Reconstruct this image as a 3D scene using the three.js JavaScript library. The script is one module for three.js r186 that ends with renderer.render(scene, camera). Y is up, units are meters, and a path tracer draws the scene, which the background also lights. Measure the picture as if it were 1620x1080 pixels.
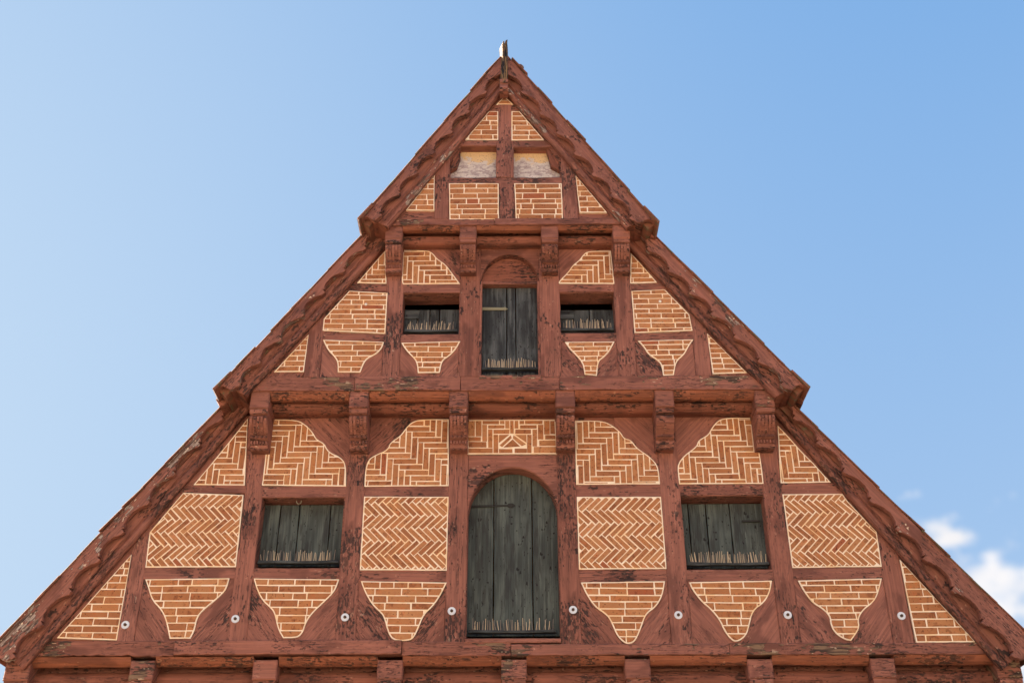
import * as THREE from 'three';

// ---------------------------------------------------------------- camera, sky, sun, exposure
const scene = new THREE.Scene();
const camera = new THREE.PerspectiveCamera(33.0, 1024 / 682, 0.1, 3000);
camera.position.set(0, 1.65, 11.7);
camera.rotation.set(Math.PI / 6, 0, 0);
camera.rotateZ(-0.00285);
camera.updateMatrixWorld();

const EXPOSURE = 6.4;
const SUN = new THREE.Vector3(-0.64, 0.56, -0.53).normalize();

const renderer = new THREE.WebGLRenderer({ antialias: true });
renderer.setSize(1024, 682);
renderer.toneMapping = THREE.LinearToneMapping;
renderer.toneMappingExposure = EXPOSURE;
renderer.outputColorSpace = THREE.SRGBColorSpace;
renderer.shadowMap.enabled = true;

// ---------------------------------------------------------------- random numbers and noise
function rngOf(a) { return () => { a |= 0; a = a + 0x6D2B79F5 | 0; let t = Math.imul(a ^ a >>> 15, 1 | a); t = t + Math.imul(t ^ t >>> 7, 61 | t) ^ t; return ((t ^ t >>> 14) >>> 0) / 4294967296; }; }
const rnd = rngOf(20240611);
const rr = (a, b) => a + (b - a) * rnd();
function hash2(x, y, s) { let h = Math.imul(x, 374761393) + Math.imul(y, 668265263) + Math.imul(s, 1274126177) | 0; h = Math.imul(h ^ h >>> 13, 1274126177); return ((h ^ h >>> 16) >>> 0) / 4294967296; }
function vnoise(x, y, px, py, s) {           // value noise that repeats after px, py cells
  const xi = Math.floor(x), yi = Math.floor(y); let fx = x - xi, fy = y - yi;
  fx = fx * fx * (3 - 2 * fx); fy = fy * fy * (3 - 2 * fy);
  const m = (a, n) => ((a % n) + n) % n;
  const x0 = m(xi, px), x1 = m(xi + 1, px), y0 = m(yi, py), y1 = m(yi + 1, py);
  const a = hash2(x0, y0, s), b = hash2(x1, y0, s), c = hash2(x0, y1, s), d = hash2(x1, y1, s);
  return a + (b - a) * fx + (c - a) * fy + (a - b - c + d) * fx * fy;
}
function fbm(u, v, fu, fv, oct, s) {         // u, v in 0..1; fu, fv whole cells per tile
  let t = 0, w = 0.5, n = 0;
  for (let o = 0; o < oct; o++) { t += w * vnoise(u * fu, v * fv, fu, fv, s + o * 17); n += w; w *= 0.5; fu *= 2; fv *= 2; }
  return t / n;
}
const sm = (a, b, x) => { const t = Math.min(1, Math.max(0, (x - a) / (b - a))); return t * t * (3 - 2 * t); };
const mix = (a, b, t) => a + (b - a) * t;
const mix3 = (a, b, t) => [mix(a[0], b[0], t), mix(a[1], b[1], t), mix(a[2], b[2], t)];
const s2l = c => { c /= 255; return c <= 0.04045 ? c / 12.92 : ((c + 0.055) / 1.055) ** 2.4; };

// ---------------------------------------------------------------- sky: air and clouds
function n3(x, y, z, s) {
  const xi = Math.floor(x), yi = Math.floor(y), zi = Math.floor(z);
  let fx = x - xi, fy = y - yi, fz = z - zi; fx = fx * fx * (3 - 2 * fx); fy = fy * fy * (3 - 2 * fy); fz = fz * fz * (3 - 2 * fz);
  const h = (a, b, c) => hash2(a + c * 57, b + c * 113, s);
  const l = (c) => { const a = h(xi, yi, c), b = h(xi + 1, yi, c), d = h(xi, yi + 1, c), e = h(xi + 1, yi + 1, c); return a + (b - a) * fx + (d - a) * fy + (a - b - d + e) * fx * fy; };
  return mix(l(zi), l(zi + 1), fz);
}
function fbm3(x, y, z, oct, s) { let t = 0, w = 0.5, n = 0; for (let o = 0; o < oct; o++) { t += w * n3(x, y, z, s + o); n += w; w *= 0.52; x *= 2.03; y *= 2.03; z *= 2.03; } return t / n; }
function dirOf(px, py) {                      // direction of a point in the view, for a cloud's bearing
  return new THREE.Vector3((px - 810) / 1824, (540 - py) / 1824, -1).applyQuaternion(camera.quaternion).normalize();
}
const cloudSpots = [[dirOf(1605, 965), 0.072, 0.044], [dirOf(1700, 990), 0.11, 0.06], [dirOf(1474, 832), 0.022, 0.017], [dirOf(1512, 848), 0.022, 0.009]];
{ // the same fair-weather clouds go on all round the horizon
  const r = rngOf(77);
  for (let k = 0; k < 46; k++) {
    const az = r() * Math.PI * 2, el = 0.06 + r() * 0.30;
    const d = new THREE.Vector3(Math.cos(az) * Math.cos(el), Math.sin(el), Math.sin(az) * Math.cos(el));
    if (d.z < -0.55) continue;                // the photographed quarter of the sky is clear but for the clouds above
    cloudSpots.push([d, 0.09 + 0.13 * r(), 0.045 + 0.04 * r()]);
  }
}
{
  const W = 2048, H = 1024, data = new Float32Array(W * H * 4);
  const deep = [131, 178, 231].map(s2l), pale = [200, 223, 246].map(s2l), white = [1.02, 1.0, 1.0];
  const spots = cloudSpots.map(([d, a, b]) => { const e = Math.asin(d.y); return { az: Math.atan2(d.z, d.x), e, a, b }; });
  for (let j = 0; j < H; j++) {
    const el = ((j + 0.5) / H - 0.5) * Math.PI, y = Math.sin(el), cr = Math.cos(el);
    for (let i = 0; i < W; i++) {
      const az = ((i + 0.5) / W - 0.5) * Math.PI * 2, x = Math.cos(az) * cr, z = Math.sin(az) * cr;
      const g = x * SUN.x + y * SUN.y + z * SUN.z;
      const gg = Math.max(0.43, g); let w = 1.185 - 2.046 * gg + 2.382 * gg * gg - 1.12 * Math.max(0, y);
      w = Math.min(1.15, Math.max(0, w));
      let c = mix3(deep, pale, w);
      if (y < 0) c = mix3(c, [0.35, 0.33, 0.3], sm(0, -0.05, y));
      else {
        let m = -1;
        for (const s of spots) {
          let da = az - s.az; if (da > Math.PI) da -= 2 * Math.PI; if (da < -Math.PI) da += 2 * Math.PI;
          const qx = da * Math.cos(s.e) / s.a, qy = (el - s.e) / s.b; const q = qx * qx + qy * qy;
          if (q < 4) m = Math.max(m, 1.2 - 0.95 * Math.sqrt(q));
        }
        if (m > -0.5) {
          const n = fbm3(x * 40 + 5, y * 52, z * 40, 6, 31);
          const dens = sm(0.12, 1.02, m * 0.66 + (n - 0.5) * 2.2 + 0.08);
          const lum = 0.90 + 0.16 * fbm3(x * 40, y * 55, z * 40, 3, 91);
          c = mix3(c, [white[0] * lum, white[1] * lum * 0.995, white[2] * lum], dens * 0.96);
        }
      }
      const k = (j * W + i) * 4;
      data[k] = c[0] / EXPOSURE; data[k + 1] = c[1] / EXPOSURE; data[k + 2] = c[2] / EXPOSURE; data[k + 3] = 1;
    }
  }
  const sky = new THREE.DataTexture(data, W, H, THREE.RGBAFormat, THREE.FloatType);
  sky.mapping = THREE.EquirectangularReflectionMapping; sky.magFilter = THREE.LinearFilter; sky.minFilter = THREE.LinearFilter;
  sky.wrapS = THREE.RepeatWrapping; sky.needsUpdate = true;
  scene.background = sky; scene.environment = sky;
}
const sun = new THREE.DirectionalLight(0xfff0d8, 5);
sun.position.copy(SUN).multiplyScalar(60).add(new THREE.Vector3(0, 5, 0));
sun.target.position.set(0, 5, 0);
sun.castShadow = true; sun.shadow.mapSize.set(4096, 4096);
Object.assign(sun.shadow.camera, { left: -30, right: 30, top: 30, bottom: -30, near: 1, far: 160 });
scene.add(sun, sun.target);

// ---------------------------------------------------------------- procedural textures
function makeTex(W, H, fn) {
  const col = new Uint8Array(W * H * 4), hgt = new Uint8Array(W * H * 4);
  for (let j = 0; j < H; j++) for (let i = 0; i < W; i++) {
    const [c, h] = fn((i + 0.5) / W, (j + 0.5) / H), k = (j * W + i) * 4;
    for (let q = 0; q < 3; q++) { col[k + q] = Math.max(0, Math.min(255, c[q])); hgt[k + q] = Math.max(0, Math.min(255, h * 255)); }
    col[k + 3] = hgt[k + 3] = 255;
  }
  const t = (d, cs) => { const x = new THREE.DataTexture(d, W, H, THREE.RGBAFormat); x.wrapS = x.wrapT = THREE.RepeatWrapping; x.magFilter = THREE.LinearFilter; x.minFilter = THREE.LinearMipmapLinearFilter; x.generateMipmaps = true; if (cs) x.colorSpace = THREE.SRGBColorSpace; x.needsUpdate = true; return x; };
  return { map: t(col, true), bump: t(hgt, false) };
}
// oxide-red paint on oak: u runs along the grain; one tile is 2.4 m by 1.2 m
function paintTex(seed, amount, bare, pale, fu = 66, fv = 72, wear = 1) {
  return makeTex(1024, 512, (u, v) => {
    const grain = fbm(u, v, 5, 90, 3, seed), low = fbm(u, v, 5, 4, 3, seed + 40), mid = fbm(u, v, 22, 26, 3, seed + 60);
    let c = mix3([124, 76, 61], [168, 109, 91], 0.55 * low + 0.3 * mid + 0.15 * grain);
    const fine = fbm(u, v, 12, 200, 2, seed + 33); c = c.map(q => q * (0.80 + 0.22 * grain + 0.2 * fine));
    // faded, chalky and grimy patches of the paint
    c = mix3(c, [100, 58, 47], 0.6 * sm(0.56, 0.74, fbm(u, v, 7, 9, 4, seed + 80)));
    const cl = sm(0.30, 0.74, fbm(u, v, 6, 4, 3, seed + 90));
    const f = 0.55 * fbm(u, v, fu, fv, 4, seed + 110) + 0.32 * cl + 0.16 * fbm(u, v, 14, 120, 2, seed + 111);
    const fl = sm(amount, amount + 0.022, f) * 0.92;
    const rim = sm(amount - 0.03, amount, f) * (1 - fl);
    let b = mix3(bare[0], bare[1], sm(0.3, 0.7, fbm(u, v, 12, 70, 3, seed + 130)));
    c = mix3(c, [112, 62, 52], rim * 0.35);
    c = mix3(c, b, fl);
    const cr = Math.abs(fbm(u, v, 7, 64, 3, seed + 150) - 0.5), cm = sm(0.5, 0.62, fbm(u, v, 6, 14, 2, seed + 170));
    const cr2 = Math.abs(fbm(u, v, 4, 40, 3, seed + 155) - 0.5), crack = Math.max((1 - sm(0.004, 0.018, cr)) * cm, (1 - sm(0.003, 0.010, cr2)) * sm(0.46, 0.56, fbm(u, v, 5, 9, 2, seed + 175)));
    c = mix3(c, [52, 35, 30], crack * 0.75 * wear);
    const pm = sm(0.54, 0.66, fbm(u, v, 7, 6, 3, seed + 210)), pit = sm(0.62, 0.70, fbm(u, v, 60, 130, 3, seed + 230)) * pm;
    c = mix3(c, [64, 43, 37], pit * 0.7 * wear);
    const chip = sm(0.80, 0.82, fbm(u, v, 60, 70, 2, seed + 190)) * pale * sm(0.45, 0.6, cl);
    c = mix3(c, [226, 202, 172], chip);
    return [c, 0.62 + 0.14 * (grain - 0.5) + 0.16 * (mid - 0.5) + 0.06 * rim - 0.30 * fl - wear * (0.42 * crack + 0.30 * pit)];
  });
}
const texPaint = [paintTex(11, 0.690, [[52, 36, 31], [96, 62, 50]], 0.3), paintTex(511, 0.665, [[50, 34, 30], [92, 60, 50]], 0.4), paintTex(911, 0.588, [[62, 46, 36], [138, 112, 86]], 0.7, 34, 44)];
const texFresh = paintTex(2011, 0.735, [[58, 40, 34], [96, 62, 50]], 0.2, 66, 72, 0.45);
const texBarge = paintTex(1411, 0.608, [[84, 60, 48], [186, 172, 158]], 1, 40, 44);
const texBrick = makeTex(512, 512, (u, v) => {
  const a = fbm(u, v, 12, 14, 4, 21), b = fbm(u, v, 40, 46, 3, 55), d = fbm(u, v, 20, 30, 4, 87);
  let c = mix3([214, 204, 196], [255, 250, 242], 0.6 * a + 0.4 * b);
  c = mix3(c, [168, 140, 124], 0.6 * sm(0.58, 0.74, 0.6 * d + 0.45 * a));
  c = mix3(c, [120, 92, 80], 0.7 * sm(0.73, 0.78, b));
  c = mix3(c, [252, 212, 190], 0.5 * sm(0.66, 0.76, fbm(u, v, 18, 30, 3, 141)));
  return [c, 0.5 + 0.5 * (b - 0.5) + 0.4 * (a - 0.5)];
});
const texMortar = makeTex(256, 256, (u, v) => { const a = fbm(u, v, 10, 10, 4, 7), b = fbm(u, v, 5, 5, 2, 70); let c = mix3([238, 214, 184], [250, 236, 214], a); c = mix3(c, [240, 200, 146], 0.5 * sm(0.55, 0.7, b)); return [c, a]; });
// weathered dark boards: u along the grain, tile 1.6 m by 0.8 m
function boardTex(seed, lo, hi, stain) {
  return makeTex(512, 512, (u, v) => {
    const g = fbm(u, v, 5, 70, 3, seed), a = fbm(u, v, 6, 10, 4, seed + 20), s = fbm(u, v, 8, 26, 5, seed + 40), st = fbm(u, v, 3, 36, 3, seed + 60);
    let c = mix3(lo, hi, sm(0.28, 0.72, 0.55 * a + 0.45 * st));
    c = c.map(q => q * (0.82 + 0.36 * g));
    c = mix3(c, stain, 0.6 * sm(0.50, 0.72, s));
    c = mix3(c, [14, 13, 12], 0.9 * sm(0.80, 0.83, fbm(u, v, 40, 50, 2, seed + 80)));
    return [c, 0.5 + 0.6 * (g - 0.5) - 0.2 * sm(0.56, 0.66, s)];
  });
}
const texGreen = boardTex(31, [54, 60, 57], [86, 94, 88], [42, 43, 41]);
const texBlack = boardTex(71, [38, 41, 42], [84, 88, 88], [24, 25, 26]);
const texGrey = makeTex(512, 256, (u, v) => {       // silvered, rotten oak of the finial
  const g = fbm(u, v, 5, 44, 4, 301), a = fbm(u, v, 8, 12, 4, 330);
  let c = mix3([66, 52, 40], [158, 122, 78], sm(0.3, 0.7, g)); c = mix3(c, [26, 23, 21], sm(0.50, 0.58, a)); return [c, g * 0.7 + 0.3 * (1 - sm(0.5, 0.58, a))];
});
const texPlaster = makeTex(512, 256, (u, v) => {
  const a = fbm(u, v, 5, 5, 5, 401), b = fbm(u, v, 14, 22, 5, 433), g = fbm(u, v, 44, 60, 3, 461), band = v + 0.5 * (a - 0.5) + 0.2 * (b - 0.5);
  let c = mix3([192, 180, 172], [222, 212, 202], a);
  c = mix3(c, [154, 136, 136], 0.7 * sm(0.44, 0.60, b) * (1 - sm(0.5, 0.75, band)));
  c = mix3(c, [214, 178, 124], 0.8 * sm(0.68, 0.74, band));          // yellower band with a ragged edge along the head of the panel
  c = mix3(c, [120, 100, 98], 0.7 * sm(0.70, 0.75, g));
  return [c, b];
});
const texTile = makeTex(256, 256, (u, v) => { const a = fbm(u, v, 8, 8, 4, 601); let c = mix3([92, 60, 48], [150, 92, 68], a); c = mix3(c, [96, 96, 70], 0.7 * sm(0.6, 0.7, fbm(u, v, 14, 14, 3, 633))); return [c, a]; });
const texGround = makeTex(512, 512, (u, v) => { const a = fbm(u, v, 30, 30, 4, 701), b = fbm(u, v, 5, 5, 3, 733); let c = mix3([92, 78, 65], [118, 101, 84], 0.5 * a + 0.5 * b); return [c, a]; });

function mat(tex, su, sv, o = {}) {
  const set = t => { const c = t.clone(); c.repeat.set(1 / su, 1 / sv); c.needsUpdate = true; return c; };
  return new THREE.MeshStandardMaterial({ map: set(tex.map), bumpMap: o.bump === 0 ? null : set(tex.bump), bumpScale: o.bump ?? 0.006, roughness: o.rough ?? 0.82, metalness: 0, color: o.color ?? 0xffffff });
}
const tint = (t, k, h = 0) => mat(t, 2.4, 1.2, { color: new THREE.Color().setRGB(k * (1 + h), k, k * (1 - h)), bump: 0.016 });
const M = {
  post: [tint(texPaint[0], 0.92), tint(texPaint[0], 0.80, 0.03), tint(texPaint[1], 0.88), tint(texPaint[1], 0.98, -0.02)],
  fresh: [tint(texFresh, 0.92), tint(texFresh, 0.86, 0.02), tint(texFresh, 0.97, -0.01)],
  rail: [tint(texPaint[0], 0.86, 0.02), tint(texFresh, 0.90)],
  sill: [tint(texPaint[2], 0.92), tint(texPaint[2], 0.84, 0.03), tint(texFresh, 1.0, 0.01)],
  ochreBounce: [0.92, 0.84].map(v => mat(texPaint[0], 2.4, 1.2, { color: new THREE.Color().setRGB(v * 1.04, v * 0.90, v * 0.66), bump: 0.012 })),  // patina of the chamfers, with warm ground bounce put into the tint
  under: [tint(texPaint[0], 0.74, 0.10), tint(texPaint[1], 0.70, 0.12)],  // darker, browner red paint: part of the shade under overhangs is in the tint
  barge: tint(texBarge, 0.90), bargePlain: tint(texPaint[0], 0.84),
  brick: [[196, 139, 93], [189, 130, 85], [203, 146, 100], [184, 124, 80], [195, 134, 86], [174, 116, 76]].map(c => mat(texBrick, 0.8, 0.8, { color: new THREE.Color().setRGB(...c.map(s2l)), bump: 0.003, rough: 0.9 })),
  red: mat(texBrick, 0.8, 0.8, { color: new THREE.Color().setRGB(...[176, 104, 68].map(s2l)), bump: 0.003, rough: 0.9 }),
  mortar: mat(texMortar, 0.6, 0.6, { bump: 0.002, rough: 0.92 }),
  green: mat(texGreen, 1.6, 0.8, { bump: 0.006 }), black: mat(texBlack, 1.6, 0.8, { bump: 0.006 }),
  grey: mat(texGrey, 0.8, 0.3, { bump: 0.014 }),
  plaster: new THREE.MeshStandardMaterial({ map: texPlaster.map, bumpMap: texPlaster.bump, bumpScale: 0.003, roughness: 0.95 }),
  tile: mat(texTile, 0.6, 0.6, { bump: 0.006, rough: 0.9 }),
  ground: mat(texGround, 2.5, 2.5, { bump: 0.01, rough: 0.95 }),
  spike: new THREE.MeshStandardMaterial({ color: new THREE.Color().setRGB(...[196, 176, 146].map(s2l)), roughness: 0.8 }),
  spikeDark: new THREE.MeshStandardMaterial({ color: new THREE.Color().setRGB(...[128, 116, 104].map(s2l)), roughness: 0.8 }),
  iron: new THREE.MeshStandardMaterial({ color: 0x2c2b28, roughness: 0.7, metalness: 0.3 }),
  brass: new THREE.MeshStandardMaterial({ color: 0x8a8468, roughness: 0.65, metalness: 0.2 }),
  zinc: new THREE.MeshStandardMaterial({ color: 0xd2d8dc, roughness: 0.42, metalness: 0.6 }),
  rust: new THREE.MeshStandardMaterial({ color: 0x5a4438, roughness: 0.8, metalness: 0.2 }),
  white: new THREE.MeshStandardMaterial({ color: 0xe8e4dc, roughness: 0.4 }),
};
const pick = a => a[Math.floor(rnd() * a.length) % a.length];

// ---------------------------------------------------------------- helpers
const house = new THREE.Group(); house.name = 'timber_framed_house';
house.userData = { label: 'red timber-framed gable house with patterned brick infill and dark wooden loft doors', category: 'house' };
scene.add(house);
const counts = {};
function numbered(n) { const k = counts[n] = (counts[n] ?? -1) + 1; return k ? `${n}_${String(k).padStart(3, '0')}` : n; }
function add(name, geo, m, parent = house) { const o = new THREE.Mesh(geo, m); o.name = numbered(name); o.castShadow = o.receiveShadow = true; parent.add(o); return o; }
function group(name, parent = house) { const o = new THREE.Group(); o.name = numbered(name); parent.add(o); return o; }
const area = p => { let a = 0; for (let i = 0; i < p.length; i++) { const q = p[(i + 1) % p.length]; a += p[i][0] * q[1] - q[0] * p[i][1]; } return a / 2; };
const ccw = p => area(p) < 0 ? p.slice().reverse() : p;
function clipHalf(p, n, d) {                 // keeps the points with n.x >= d
  const out = [], f = q => q[0] * n[0] + q[1] * n[1] - d;
  for (let i = 0; i < p.length; i++) {
    const a = p[i], b = p[(i + 1) % p.length], fa = f(a), fb = f(b);
    if (fa >= 0) out.push(a);
    if ((fa > 0 && fb < 0) || (fa < 0 && fb > 0)) { const t = fa / (fa - fb); out.push([mix(a[0], b[0], t), mix(a[1], b[1], t)]); }
  }
  return out;
}
function clipConvex(p, q) {                  // p inside the convex, counter-clockwise q
  for (let i = 0; i < q.length && p.length > 2; i++) { const a = q[i], b = q[(i + 1) % q.length], n = [-(b[1] - a[1]), b[0] - a[0]]; p = clipHalf(p, n, n[0] * a[0] + n[1] * a[1]); }
  const out = []; for (const v of p) { const l = out[out.length - 1]; if (!l || Math.hypot(v[0] - l[0], v[1] - l[1]) > 5e-4) out.push(v); }
  return out;
}
function inset(p, d) {
  const n = p.length, out = [];
  for (let i = 0; i < n; i++) {
    const a = p[(i + n - 1) % n], b = p[i], c = p[(i + 1) % n];
    let e1 = [b[0] - a[0], b[1] - a[1]], e2 = [c[0] - b[0], c[1] - b[1]]; const l1 = Math.hypot(...e1), l2 = Math.hypot(...e2);
    const n1 = [-e1[1] / l1, e1[0] / l1], n2 = [-e2[1] / l2, e2[0] / l2];
    let m = [n1[0] + n2[0], n1[1] + n2[1]]; const k = Math.max(0.35, (m[0] * m[0] + m[1] * m[1]) / 2);
    out.push([b[0] + m[0] / k * d, b[1] + m[1] / k * d]);
  }
  return out;
}
// hand-hewn outline: edges broken up and set slightly out of true
function hew(p, step = 0.11, amp = 0.004) {
  const out = [];
  for (let i = 0; i < p.length; i++) {
    const a = p[i], b = p[(i + 1) % p.length], L = Math.hypot(b[0] - a[0], b[1] - a[1]), n = Math.max(1, Math.round(L / step)), nx = -(b[1] - a[1]) / L, ny = (b[0] - a[0]) / L;
    for (let k = 0; k < n; k++) { const t = k / n, j = k ? rr(-amp, amp) : 0; out.push([mix(a[0], b[0], t) + nx * j, mix(a[1], b[1], t) + ny * j]); }
  }
  return out;
}
function grainUV(g, ang) {                   // u along the grain (angle from x in the wall plane), v across it and into the depth, in metres
  const P = g.attributes.position, N = g.attributes.normal, uv = new Float32Array(P.count * 2), c = Math.cos(ang), s = Math.sin(ang), ou = rr(0, 9), ov = rr(0, 9);
  for (let i = 0; i < P.count; i++) {
    const x = P.getX(i), y = P.getY(i), z = P.getZ(i);
    uv[2 * i] = x * c + y * s + ou; uv[2 * i + 1] = -x * s + y * c + ov + (Math.abs(N.getZ(i)) > 0.7 ? 0 : z);
  }
  g.setAttribute('uv', new THREE.BufferAttribute(uv, 2)); return g;
}
function slab(p, z0, z1, { bevel = 0.006, ang = 0, holes = [], rough = 0 } = {}) {
  p = ccw(p); if (rough) p = hew(p, 0.11, rough);
  const sh = new THREE.Shape(p.map(q => new THREE.Vector2(...q)));
  for (const h of holes) sh.holes.push(new THREE.Path(ccw(h).reverse().map(q => new THREE.Vector2(...q))));
  const g = new THREE.ExtrudeGeometry(sh, { depth: z1 - z0 - 2 * bevel, bevelEnabled: bevel > 0, bevelSize: bevel, bevelThickness: bevel, bevelOffset: -bevel, bevelSegments: 1, steps: 1, curveSegments: 1 });
  g.translate(0, 0, z0 + bevel);
  return grainUV(g, ang);
}
const rect = (x0, x1, y0, y1) => [[x0, y0], [x1, y0], [x1, y1], [x0, y1]];
// moulding: a profile of [z, y] points (closed) run along x
function runX(prof, x0, x1, { seg = 0.12, amp = 0.004, lowAmp = 0 } = {}) {
  const n = Math.max(2, Math.round((x1 - x0) / seg)), m = prof.length, pos = [], uv = [], ou = rr(0, 9), ov = rr(0, 9);
  const per = [0]; for (let i = 0; i < m; i++) { const a = prof[i], b = prof[(i + 1) % m]; per.push(per[i] + Math.hypot(a[0] - b[0], a[1] - b[1])); }
  const yMin = Math.min(...prof.map(q => q[1])), yMax = Math.max(...prof.map(q => q[1])), rows = [];
  for (let k = 0; k <= n; k++) {
    const x = mix(x0, x1, k / n), dz = rr(-amp, amp), dy = rr(-amp, amp), low = lowAmp * (1.6 * Math.pow(vnoise(x * 3.1 + 40, 0.5, 999, 9, 5), 4) + 0.7 * Math.pow(vnoise(x * 13 + 9, 2.5, 999, 9, 8), 4) + 0.25 * rnd() * rnd());
    rows.push(prof.map(([z, y]) => [x, y + dy * 0.7 + low * sm(yMin + 0.5 * (yMax - yMin), yMin, y), z + dz + rr(-amp, amp) * 0.4]));
  }
  const q = (a, b, c, d, ua, ub, va, vb) => { pos.push(...a, ...b, ...c, ...a, ...c, ...d); uv.push(ua, va, ub, va, ub, vb, ua, va, ub, vb, ua, vb); };
  for (let k = 0; k < n; k++) for (let i = 0; i < m; i++) { const i2 = (i + 1) % m, A = rows[k], B = rows[k + 1]; q(A[i], B[i], B[i2], A[i2], A[i][0] + ou, B[i][0] + ou, per[i] + ov, per[i + 1] + ov); }
  const tri = THREE.ShapeUtils.triangulateShape(prof.map(v => new THREE.Vector2(...v)), []);
  for (const [R, f] of [[rows[0], 0], [rows[n], 1]]) for (const t of tri) { const o = f ? [t[0], t[1], t[2]] : [t[0], t[2], t[1]]; for (const i of o) { pos.push(...R[i]); uv.push(R[i][2] + ou, R[i][1] + ov); } }
  const g = new THREE.BufferGeometry(); g.setAttribute('position', new THREE.Float32BufferAttribute(pos, 3)); g.setAttribute('uv', new THREE.Float32BufferAttribute(uv, 2));
  g.computeVertexNormals(); return g;
}
const box = (x0, x1, y0, y1, z0, z1, ang = 0, b = 0.005) => slab(rect(x0, x1, y0, y1), z0, z1, { bevel: b, ang });
const V = Math.PI / 2;

// ---------------------------------------------------------------- tiers: [front z, eaves edge lines]
const Z = { 0: -0.36, 1: 0, 2: 0.38, 3: 0.68 };
// barge boards: top of the outer edge, pitch, side, length, scallop ends along the slope, board width and inner edge at two stations
const BARGE = [
  { t: 1, sd: -1, A: [-4.026, 6.456], deg: 53.9, s0: -1.62, s1: 2.12, teeth: [-1.52, -1.14, -0.76, -0.35, 0.05, 0.45, 0.82, 1.23, 1.64, 2.02], w: [-1.14, 0.125, 2.02, 0.255], i: [-1.43, 0.245, 1.96, 0.375] },
  { t: 1, sd: 1, A: [4.009, 6.411], deg: 51.7, s0: -1.62, s1: 2.12, teeth: [-1.60, -1.22, -0.84, -0.43, -0.02, 0.38, 0.78, 1.19, 1.6, 2.0], w: [-1.22, 0.115, 2.0, 0.295], i: [-1.43, 0.20, 1.93, 0.44] },
  { t: 2, sd: -1, A: [-1.777, 9.562], deg: 54.6, s0: -0.3, s1: 2.50, teeth: [-0.22, 0.16, 0.54, 0.91, 1.28, 1.67, 2.02, 2.36], w: [0, 0.155, 2.3, 0.165], i: [0, 0.285, 2.35, 0.27] },
  { t: 2, sd: 1, A: [1.705, 9.523], deg: 53.0, s0: -0.3, s1: 2.50, teeth: [-0.27, 0.11, 0.49, 0.87, 1.23, 1.61, 2.0, 2.37], w: [0, 0.20, 2.34, 0.195], i: [0, 0.305, 2.29, 0.315] },
  { t: 3, sd: -1, A: [-0.147, 12.086], deg: 57.4, s0: -0.11, s1: 2.97, teeth: [0.22, 0.61, 0.99, 1.37, 1.74, 2.11, 2.47, 2.85], w: [0.6, 0.165, 2.85, 0.17], i: [0.55, 0.30, 2.8, 0.30] },
  { t: 3, sd: 1, A: [-0.036, 12.136], deg: 56.8, s0: -0.0, s1: 3.11, teeth: [0.26, 0.65, 1.06, 1.43, 1.81, 2.19, 2.56, 2.95], w: [0.6, 0.205, 2.95, 0.22], i: [0.6, 0.325, 2.9, 0.30] },
];
for (const b of BARGE) {
  const a = b.deg * Math.PI / 180; b.d = [b.sd * Math.cos(a), -Math.sin(a)]; b.n = [-b.sd * Math.sin(a), -Math.cos(a)]; b.ang = Math.atan2(b.d[1], b.d[0]);
  b.at = (s, t) => [b.A[0] + b.d[0] * s + b.n[0] * t, b.A[1] + b.d[1] * s + b.n[1] * t];
  b.wt = s => b.w[1] + (b.w[3] - b.w[1]) * (s - b.w[0]) / (b.w[2] - b.w[0]);
  b.it = s => b.i[1] + (b.i[3] - b.i[1]) * (s - b.i[0]) / (b.i[2] - b.i[0]);
}
function underRoof(p, tier, t = 0.09) {      // cut a wall piece off under both slopes
  p = ccw(p);
  for (const b of BARGE) if (b.t === tier) { const q = b.at(0, t); p = clipHalf(p, b.n, b.n[0] * q[0] + b.n[1] * q[1]); }
  return p;
}
function timber(name, p, tier, zoff, ang, m, o = {}) {
  p = underRoof(p, tier); if (p.length < 3 || Math.abs(area(p)) < 1e-4) return;
  return add(name, slab(p, Z[tier] + zoff - (o.depth ?? 0.13), Z[tier] + zoff, { bevel: 0.006, ang, rough: o.rough ?? 0.004 }), m, o.parent);
}

// ---------------------------------------------------------------- openings
function archPts(cx, rx, y0, ys, ry, n = 20) { const p = [[cx - rx, y0], [cx + rx, y0]]; for (let k = 0; k <= n; k++) { const a = Math.PI * k / n; p.push([cx + rx * Math.cos(a), ys + ry * Math.sin(a)]); } return p; }
const O = {
  o3l: [[-0.636, 10.786], [-0.184, 10.784], [-0.182, 10.298], [-0.739, 10.3], [-0.745, 10.538]],
  o3r: [[0.026, 10.762], [0.462, 10.760], [0.582, 10.533], [0.591, 10.302], [0.025, 10.304]],
  h2l: [[-1.264, 8.843], [-0.612, 8.851], [-0.606, 8.294], [-1.254, 8.285]],
  h2r: [[0.558, 8.844], [1.187, 8.849], [1.188, 8.306], [0.555, 8.299]],
  h1l: [[-2.722, 6.455], [-1.836, 6.452], [-1.828, 5.662], [-2.726, 5.665]],
  h1r: [[1.831, 6.455], [2.737, 6.462], [2.731, 5.637], [1.832, 5.632]],
};
const D1 = archPts(0.004, 0.484, 4.90, 6.316, 0.487), D2 = archPts(-0.024, 0.342, 7.737, 8.99, 0.425);

// ---------------------------------------------------------------- wall behind the frame, one leaf for each tier
const tierY = { 1: [4.86, 7.45], 2: [7.66, 9.50], 3: [9.62, 12.1] };
for (const [t, holes] of [[1, [O.h1l, O.h1r, D1]], [2, [O.h2l, O.h2r, D2]], [3, [O.o3l, O.o3r]]]) {
  const p = underRoof(rect(-7, 7, ...tierY[t]), t, 0.13);
  add('wall_backing', slab(p, Z[t] - 0.27, Z[t] - 0.024, { bevel: 0, holes }), M.rail[0]);
}

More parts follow.
